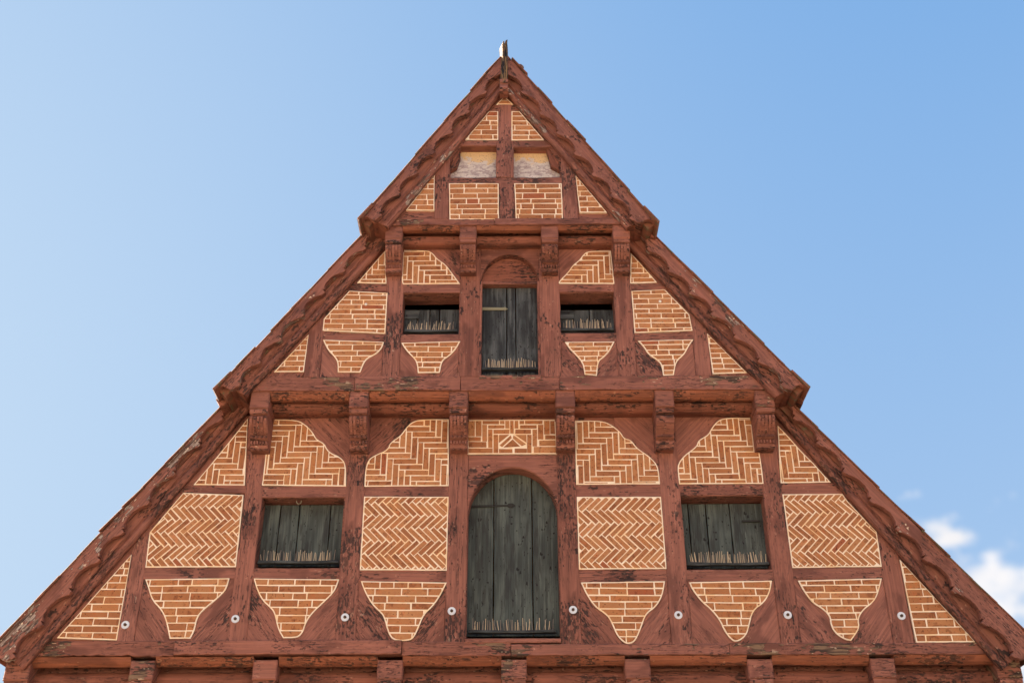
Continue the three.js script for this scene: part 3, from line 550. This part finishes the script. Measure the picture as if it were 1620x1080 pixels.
{ // arched loft door
  const z = -0.20, sh = grow(archPts(0.004, 0.484, 5.0, 6.316, 0.487), 0.02).map(([x, y]) => [x, Math.max(y, 4.985)]);
  const d = planks('door', sh, [-0.52, -0.205, 0.215, 0.52], z, M.green);
  add('strap_hinge', slab([[-0.47, 6.405], [-0.06, 6.420], [-0.04, 6.405], [0.0, 6.402], [0.035, 6.43], [0.0, 6.458], [-0.04, 6.455], [-0.06, 6.440], [-0.47, 6.435]], z + 0.002, z + 0.012, { bevel: 0.002 }), M.iron, d);
  for (const x of [-0.36, -0.2, 0.0]) { const g = new THREE.SphereGeometry(0.009, 6, 5); g.translate(x, 6.428, z + 0.012); add('nail', g, M.iron, d); }
  spikes(-0.46, 0.45, 5.02, -0.10, 26, 0.2);
  add('threshold', box(-0.486, 0.491, 4.86, 4.905, -0.25, 0.012), M.sill[2]);
}
{ // square loft door under a blind arch
  const z = 0.38 - 0.11, d = planks('door', rect(-0.38, 0.335, 7.81, 8.978), [-0.39, -0.06, 0.045, 0.345], z, M.black);
  add('strap_hinge', slab([[-0.365, 8.665], [-0.09, 8.665], [-0.085, 8.655], [-0.045, 8.682], [-0.085, 8.71], [-0.09, 8.70], [-0.365, 8.705]], z + 0.002, z + 0.012, { bevel: 0.002 }), M.brass, d);
  const p = archPts(-0.024, 0.36, 9.015, 9.015, 0.43).slice(1);
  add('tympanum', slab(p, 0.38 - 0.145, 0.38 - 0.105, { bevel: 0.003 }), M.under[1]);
  add('door_lintel', box(-0.372, 0.322, 8.978, 9.018, 0.38 - 0.12, 0.38 - 0.03), M.rail[0]);
  spikes(-0.345, 0.295, 7.865, 0.38 - 0.045, 26, 0.1);
  add('jamb_strip', box(-0.374, -0.346, 7.735, 9.0, 0.38 - 0.13, 0.38 + 0.006, V), M.post[2]); add('jamb_strip', box(0.294, 0.323, 7.735, 9.0, 0.38 - 0.13, 0.38 + 0.006, V), M.post[2]);
  add('threshold', box(-0.366, 0.318, 7.70, 7.75, 0.13, 0.39), M.sill[0]);
}
for (const [o, t, m, cuts, n, dz, top, wild] of [[O.h1l, 1, M.green, [0.0, 0.22, 0.44, 0.80, 1], 27, 0.17, 0.02, 0.12], [O.h1r, 1, M.green, [0, 0.13, 0.33, 0.60, 1], 30, 0.17, 0.02, 0.14], [O.h2l, 2, M.black, [0, 0.26, 0.46, 0.62, 1], 22, 0.21, 0.105, 0.28], [O.h2r, 2, M.black, [0, 0.28, 0.55, 1], 25, 0.21, 0.115, 0.12]]) {
  const x0 = o[3][0] - 0.03, x1 = o[1][0] + 0.03, y0 = o[3][1] + 0.07, y1 = o[0][1] - top, z = Z[t] - dz;
  const d = planks('hatch_shutter', rect(x0, x1, y0, y1), cuts.map(c => mix(x0, x1, c)), z, m);
  if (o === O.h1r) add('iron_bar', box(2.50, 2.70, 6.215, 6.24, z + 0.004, z + 0.02), M.iron, d);
  if (t === 2) add('ledge_board', box(x0 + 0.03, x0 + 0.20, y1 - 0.13, y1 - 0.02, z, z + 0.02), M.black, d);
  spikes(o[3][0] + 0.012, o[1][0] - 0.012, y0 + 0.03, Z[t] - 0.085, n, wild);
}
{ // iron hook under the lintel of the hatch
  const g = new THREE.TorusGeometry(0.026, 0.005, 6, 14, 4.2); g.rotateZ(2.6); g.translate(-2.33, 6.425, -0.05); add('hook', g, M.brass);
}
// plastered openings of the top tier with their knee braces
for (const [o, kb] of [[O.o3l, [[-0.673, 10.765], [-0.632, 10.75], [-0.625, 10.662], [-0.667, 10.491], [-0.74, 10.441], [-0.738, 10.548], [-0.702, 10.701]]], [O.o3r, [[0.424, 10.76], [0.459, 10.77], [0.585, 10.581], [0.582, 10.436], [0.479, 10.506], [0.452, 10.658]]]]) {
  const xs = o.map(q => q[0]), ys = o.map(q => q[1]), x0 = Math.min(...xs) - 0.02, x1 = Math.max(...xs) + 0.02, y0 = Math.min(...ys) - 0.02, y1 = Math.max(...ys) + 0.02;
  const g = new THREE.BoxGeometry(x1 - x0, y1 - y0, 0.03); g.translate((x0 + x1) / 2, (y0 + y1) / 2, 0.68 - 0.145); add('plaster_panel', g, M.plaster);
  add('knee_brace', slab(kb, 0.68 - 0.13, 0.68 - 0.045, { bevel: 0.012, ang: o === O.o3l ? 1.2 : -1.2 }), M.under[1]);
}

// ---------------------------------------------------------------- barge boards, mouldings, roof
for (const b of BARGE) {
  const z = Z[b.t], zf = z + 0.165, T = b.teeth, p = [b.at(b.s0, 0.018), b.at(b.s1, 0.018)];
  // foot of the board: a lobe and a hollow, from the outer edge back to the last tooth
  const e0 = b.at(b.s1, 0.018), e1 = b.at(T[T.length - 1], b.wt(T[T.length - 1])), L = Math.hypot(e1[0] - e0[0], e1[1] - e0[1]), wave = [];
  for (let k = 1; k < 14; k++) { const t = k / 14; wave.push([mix(e0[0], e1[0], t), mix(e0[1], e1[1], t) + (t < 0.42 ? 0.020 * Math.sin(t / 0.42 * Math.PI) : -0.038 * Math.sin((t - 0.42) / 0.58 * Math.PI))]); }
  p.push(...wave);
  // scalloped lower edge, from the foot up: tooth, step, concave arc
  for (let i = T.length - 1; i > 0; i--) {
    const s = T[i], q = T[i - 1], w = b.wt(s), w2 = b.wt(q), pl = s - q;
    p.push(b.at(s + rr(-0.006, 0.006), w + 0.008), b.at(s - 0.040, w + 0.014), b.at(s - 0.050, w - 0.036));
    const a0 = s - 0.066, a1 = q + 0.012;
    for (let k = 0; k <= 12; k++) { const t = k / 12, ss = mix(a0, a1, t); p.push(b.at(ss, mix(w - 0.016, w2 + 0.002, t) - 0.060 * (pl / 0.39) * Math.pow(Math.sin(Math.PI * Math.pow(t, 0.85)), 0.8))); }
  }
  p.push(b.at(b.s0, b.wt(b.s0)));
  for (let i = 2; i < p.length; i++) p[i] = [p[i][0] + rr(-0.004, 0.004), p[i][1] + rr(-0.004, 0.004)];
  let q = ccw(p);
  if (b.t === 3) q = clipHalf(q, [b.sd, 0], -0.092 * b.sd);
  const g = group('bargeboard');
  add('scalloped_board', slab(q, zf - 0.07, zf, { bevel: 0.005, ang: b.ang }), b.t === 3 ? (b.sd < 0 ? M.bargePlain : M.bargePlain) : M.barge, g);
  // inner board with a roll along its lower edge
  const prof = [], zi = z + 0.062; // [z, t]
  const at2 = (s, zz, t) => { const v = b.at(s, t); return [v[0], v[1], zz]; };
  const row = s => { const it = b.it(s), r = []; r.push([zi, 0.05], [zi, it - 0.112], [zi - 0.020, it - 0.098], [zi - 0.012, it - 0.086]); for (let k = 0; k <= 8; k++) { const a = -1.9 + k / 8 * 3.3; r.push([zi - 0.030 + 0.048 * Math.cos(a * 0.9), it - 0.042 + 0.042 * Math.sin(a)]); } r.push([zi - 0.075, it - 0.012], [z - 0.02, it - 0.035], [z - 0.02, 0.05]); return r; };
  { const n = Math.round((b.s1 - b.s0) / 0.1), pos = [], uv = [], rows = [], ou = rr(0, 9); const sEnd = T[T.length - 1] + 0.01;
    for (let k = 0; k <= n; k++) { const s = mix(b.s0, sEnd, k / n), dt = rr(-0.003, 0.003); rows.push(row(s).map(([zz, t], i) => ({ v: at2(s, zz + rr(-0.0015, 0.0015), t + (t > 0.06 ? dt : 0)), s }))); }
    const m = rows[0].length, per = [0]; { const r = row(0); for (let i = 0; i < m; i++) { const a = r[i], c = r[(i + 1) % m]; per.push(per[i] + Math.hypot(a[0] - c[0], a[1] - c[1])); } }
    for (let k = 0; k < n; k++) for (let i = 0; i < m; i++) { const j = (i + 1) % m, A = rows[k][i], B = rows[k + 1][i], C = rows[k + 1][j], E = rows[k][j]; const tri = [A, B, C, A, C, E], vv = [per[i], per[i], per[i + 1], per[i], per[i + 1], per[i + 1]]; tri.forEach((w, ii) => { pos.push(...w.v); uv.push(w.s + ou, vv[ii]); }); }
    const tri = THREE.ShapeUtils.triangulateShape(row(0).map(v => new THREE.Vector2(...v)), []); for (const R of [rows[0], rows[n]]) for (const t of tri) for (const i of t) { pos.push(...R[i].v); uv.push(R[i].v[0] + ou, R[i].v[1]); }
    const gg = new THREE.BufferGeometry(); gg.setAttribute('position', new THREE.Float32BufferAttribute(pos, 3)); gg.setAttribute('uv', new THREE.Float32BufferAttribute(uv, 2)); gg.computeVertexNormals();
    add('roll_moulding', gg, b.t === 3 ? M.barge : M.post[b.sd < 0 ? 0 : 1], g);
  }
  if (b.t > 1) { // rafter foot behind the board, and the purlin end below it
    const w0 = b.at(b.s1 - 0.02, 0.03), w1 = b.at(T[T.length - 1] + 0.02, b.it(T[T.length - 1]) - 0.02);
    const f = [b.at(b.s1 - 0.30, 0.03), w0, ...wave.slice(1, -1).map(v => [v[0], v[1] + 0.014]), w1, b.at(T[T.length - 1] - 0.25, b.it(2) - 0.02)];
    add('rafter_foot', slab(f, Z[b.t - 1] + 0.02, z + 0.078, { bevel: 0.004, ang: b.ang }), M.under[0], g);
  }
  // roof slope behind
  const r = ccw([b.at(b.s0 - (b.t === 3 ? 0 : 0), 0.012), b.at(b.s1 + 0.01, 0.012), b.at(b.s1 + 0.01, 0.11), b.at(b.s0, 0.11)]);
  add('roof_slope', slab(b.t === 3 ? clipHalf(r, [b.sd, 0], -0.092 * b.sd) : r, -9, z + 0.082, { bevel: 0, ang: b.ang }), M.tile);
  // verge tiles, each tipped and slid a little
  for (let s = b.s0 + (b.t === 3 ? 0.12 : 0), k = 0; s < b.s1 - 0.05; k++) {
    const l = Math.min(rr(0.26, 0.36), b.s1 + 0.02 - s), t0 = rr(-0.004, 0.008), tip = rnd() < 0.12 ? rr(0.006, 0.018) : rr(-0.004, 0.003), th = rr(0.014, 0.022);
    const p4 = [b.at(s - 0.02, t0 + 0.004), b.at(s + l, t0 - tip), b.at(s + l, t0 - tip + th), b.at(s - 0.02, t0 + 0.004 + th)];
    add('verge_tile', slab(p4, z - 0.2, z + 0.183 + rr(-0.01, 0.02), { bevel: 0.007, ang: b.ang, rough: 0.0015 }), M.tile);
    s += l;
  }
}
for (const b of BARGE) if (b.t > 1) // the lowest verge tile of a tier sticks out over the step
  add('verge_tile', slab([b.at(b.s1 - 0.22, -0.004), b.at(b.s1 + 0.055, -0.016), b.at(b.s1 + 0.062, 0.016), b.at(b.s1 - 0.22, 0.016)], Z[b.t] - 0.2, Z[b.t] + 0.205, { bevel: 0.004, ang: b.ang }), M.tile);
for (const [p, z] of [[[[-1.803, 9.647], [-1.765, 9.698], [-1.705, 9.708], [-1.673, 9.64], [-1.68, 9.579], [-1.76, 9.532], [-1.78, 9.579]], 0.60], [[[1.585, 9.612], [1.637, 9.652], [1.658, 9.581], [1.65, 9.52], [1.683, 9.46], [1.643, 9.48], [1.59, 9.551]], 0.60], [[[-3.299, 7.505], [-3.259, 7.557], [-3.199, 7.574], [-3.139, 7.504], [-3.168, 7.452], [-3.236, 7.404], [-3.267, 7.461]], 0.30], [[[3.138, 7.564], [3.198, 7.605], [3.232, 7.584], [3.25, 7.507], [3.226, 7.431], [3.175, 7.492]], 0.30]])
  add('purlin_end', slab(p, z - 0.5, z, { bevel: 0.008 }), M.under[0]);
{ // weathered ridge finial, split at the top, on a painted foot
  const f = group('finial');
  // the squared shaft stands with a broad weathered edge to the sunny side; two prongs are left at its split top
  const stick = (cs, y0, y1, taper, tilt) => {
    const n = Math.max(2, Math.round((y1 - y0) / 0.05)), pos = [], uv = [], rows = []; const cx = cs.reduce((a, q) => a + q[0], 0) / cs.length, cz = cs.reduce((a, q) => a + q[1], 0) / cs.length;
    for (let k = 0; k <= n; k++) { const t = k / n, w = 1 - taper * t * t, j = rr(-0.004, 0.004); rows.push(cs.map(([x, z]) => [cx + (x - cx) * w + tilt * t + j + rr(-0.0035, 0.0035), mix(y0, y1, t) + (k === n ? rr(-0.012, 0.012) : 0), cz + (z - cz) * w + rr(-0.003, 0.003)])); }
    const m = cs.length; for (let k = 0; k < n; k++) for (let i = 0; i < m; i++) { const j = (i + 1) % m, A = rows[k][i], B = rows[k][j], C = rows[k + 1][j], D = rows[k + 1][i]; for (const [v, q] of [[A, i], [B, i + 1], [C, i + 1], [A, i], [C, i + 1], [D, i]]) { pos.push(...v); uv.push(v[1], q * 0.05); } }
    for (let i = 1; i + 1 < m; i++) for (const v of [rows[n][0], rows[n][i], rows[n][i + 1]]) { pos.push(...v); uv.push(v[0], v[2]); }
    const g = new THREE.BufferGeometry(); g.setAttribute('position', new THREE.Float32BufferAttribute(pos, 3)); g.setAttribute('uv', new THREE.Float32BufferAttribute(uv, 2)); g.computeVertexNormals(); return g;
  };
  add('shaft', stick([[-0.148, 0.80], [-0.112, 0.90], [-0.082, 0.905], [-0.080, 0.895], [-0.074, 0.905], [-0.046, 0.895], [-0.044, 0.80]], 11.60, 12.255, 0.03, 0), M.grey, f);
  add('prong', stick([[-0.145, 0.81], [-0.112, 0.893], [-0.090, 0.896], [-0.090, 0.81]], 12.24, 12.325, 0.45, 0.012), M.grey, f);
  add('prong', stick([[-0.078, 0.81], [-0.078, 0.893], [-0.048, 0.89], [-0.047, 0.81]], 12.24, 12.35, 0.35, 0.003), M.grey, f);
  add('foot', runX([[0.905, 11.66], [0.905, 11.615], [0.885, 11.60], [0.885, 11.56], [0.915, 11.545], [0.925, 11.50], [0.90, 11.465], [0.86, 11.455], [0.76, 11.47], [0.76, 11.66]], -0.143, -0.043, { amp: 0.002, seg: 0.05 }), M.post[0], f);
}
// ---------------------------------------------------------------- ironwork on the posts
for (const [x, y] of [[-3.983, 5.057], [-2.859, 5.116], [-1.73, 5.129], [-0.631, 5.192], [0.624, 5.201], [1.708, 5.143], [2.836, 5.141], [4.007, 5.127]]) {
  const w = group('washer'); const g = new THREE.CylinderGeometry(0.041, 0.043, 0.007, 24); g.rotateX(V); g.translate(x, y, 0.0045); add('disc', g, M.zinc, w);
  const n = new THREE.CylinderGeometry(0.016, 0.017, 0.016, 6); n.rotateX(V); n.translate(x, y, 0.014); add('nut', n, M.rust, w);
  const e = new THREE.CylinderGeometry(0.008, 0.008, 0.02, 8); e.rotateX(V); e.translate(x, y, 0.026); add('bolt', e, M.rust, w);
}
for (const [x, y] of [[-1.687, 8.677], [1.714, 8.706]]) { const g = new THREE.SphereGeometry(0.017, 12, 8); g.scale(1, 1, 0.7); g.translate(x, y, 0.395); add('white_cap', g, M.white); }

// ---------------------------------------------------------------- lower storey and back of the house, below and behind the view
add('lower_wall', slab(rect(-5.0, 5.0, 0, 4.48), -0.62, -0.375, { bevel: 0 }), M.brick[1]);
for (const x of JET[0].xs) add('lower_post', box(x - 0.13, x + 0.13, 0.4, 4.5, -0.5, -0.36, V), pick(M.post));
for (const y of [0.2, 1.5, 2.9]) add('lower_rail', box(-5.1, 5.1, y, y + 0.2, -0.5, -0.364), pick(M.rail));
add('plinth', box(-5.15, 5.15, 0, 0.22, -0.7, -0.33), M.mortar);
for (const s of [-1, 1]) add('side_wall', box(s * 5.05 - 0.12, s * 5.05 + 0.12, 0, 4.95, -9, -0.37), M.brick[1]);
add('back_wall', slab([[-5.1, 0], [5.1, 0], [5.1, 4.9], [-0.09, 11.9], [-5.1, 4.9]], -9.2, -8.95, { bevel: 0 }), M.brick[1]);
add('loft_floor', box(-5.0, 5.0, 4.6, 4.7, -8.95, -0.3), M.rail[0]);

// ---------------------------------------------------------------- unseen sunlit terrace behind the camera, added to bounce light onto the gable
{
  const t = new THREE.Group(); t.name = 'bounce_terrace'; t.userData = { label: 'unseen cream rendered terrace across the street, added to throw sunlight back onto the gable', category: 'house' }; scene.add(t);
  const cream = new THREE.MeshStandardMaterial({ color: new THREE.Color().setRGB(0.76, 0.71, 0.62), roughness: 0.95 }), frame = M.white, glass = new THREE.MeshStandardMaterial({ color: 0x1c2226, roughness: 0.08 });
  const holes = []; for (let i = 0; i < 11; i++) for (const y of [1.0, 4.0]) { const x = -20 + i * 4; holes.push(rect(x - 0.55, x + 0.55, i % 4 === 1 && y === 1 ? 0.05 : y, y + 1.6)); }
  add('wall', slab(rect(-22, 22, 0, 7), 24, 24.3, { bevel: 0, holes }), cream, t);
  for (const p of holes) { const [x0, y0] = p[0], [x1, y1] = p[2]; const w = group('window', t); add('pane', box(x0, x1, y0, y1, 24.16, 24.17), glass, w); add('frame', slab(rect(x0, x1, y0, y1), 24.10, 24.15, { bevel: 0, holes: [rect(x0 + 0.07, x1 - 0.07, y0 + 0.07, y1 - 0.07)] }), frame, w); }
  const rf = new THREE.BoxGeometry(45, 0.2, 7); rf.rotateX(-0.8); rf.translate(0, 9.2, 26.2); add('roof', rf, M.tile, t);
}

// ---------------------------------------------------------------- ground
{
  const g = new THREE.PlaneGeometry(1200, 1200); g.rotateX(-V); const uv = g.attributes.uv, P = g.attributes.position; for (let i = 0; i < uv.count; i++) uv.setXY(i, P.getX(i), P.getZ(i));
  const o = new THREE.Mesh(g, M.ground); o.name = 'ground'; o.receiveShadow = true; o.userData = { kind: 'structure', label: 'pale sunlit paving in front of the house' }; scene.add(o);
}
renderer.render(scene, camera);
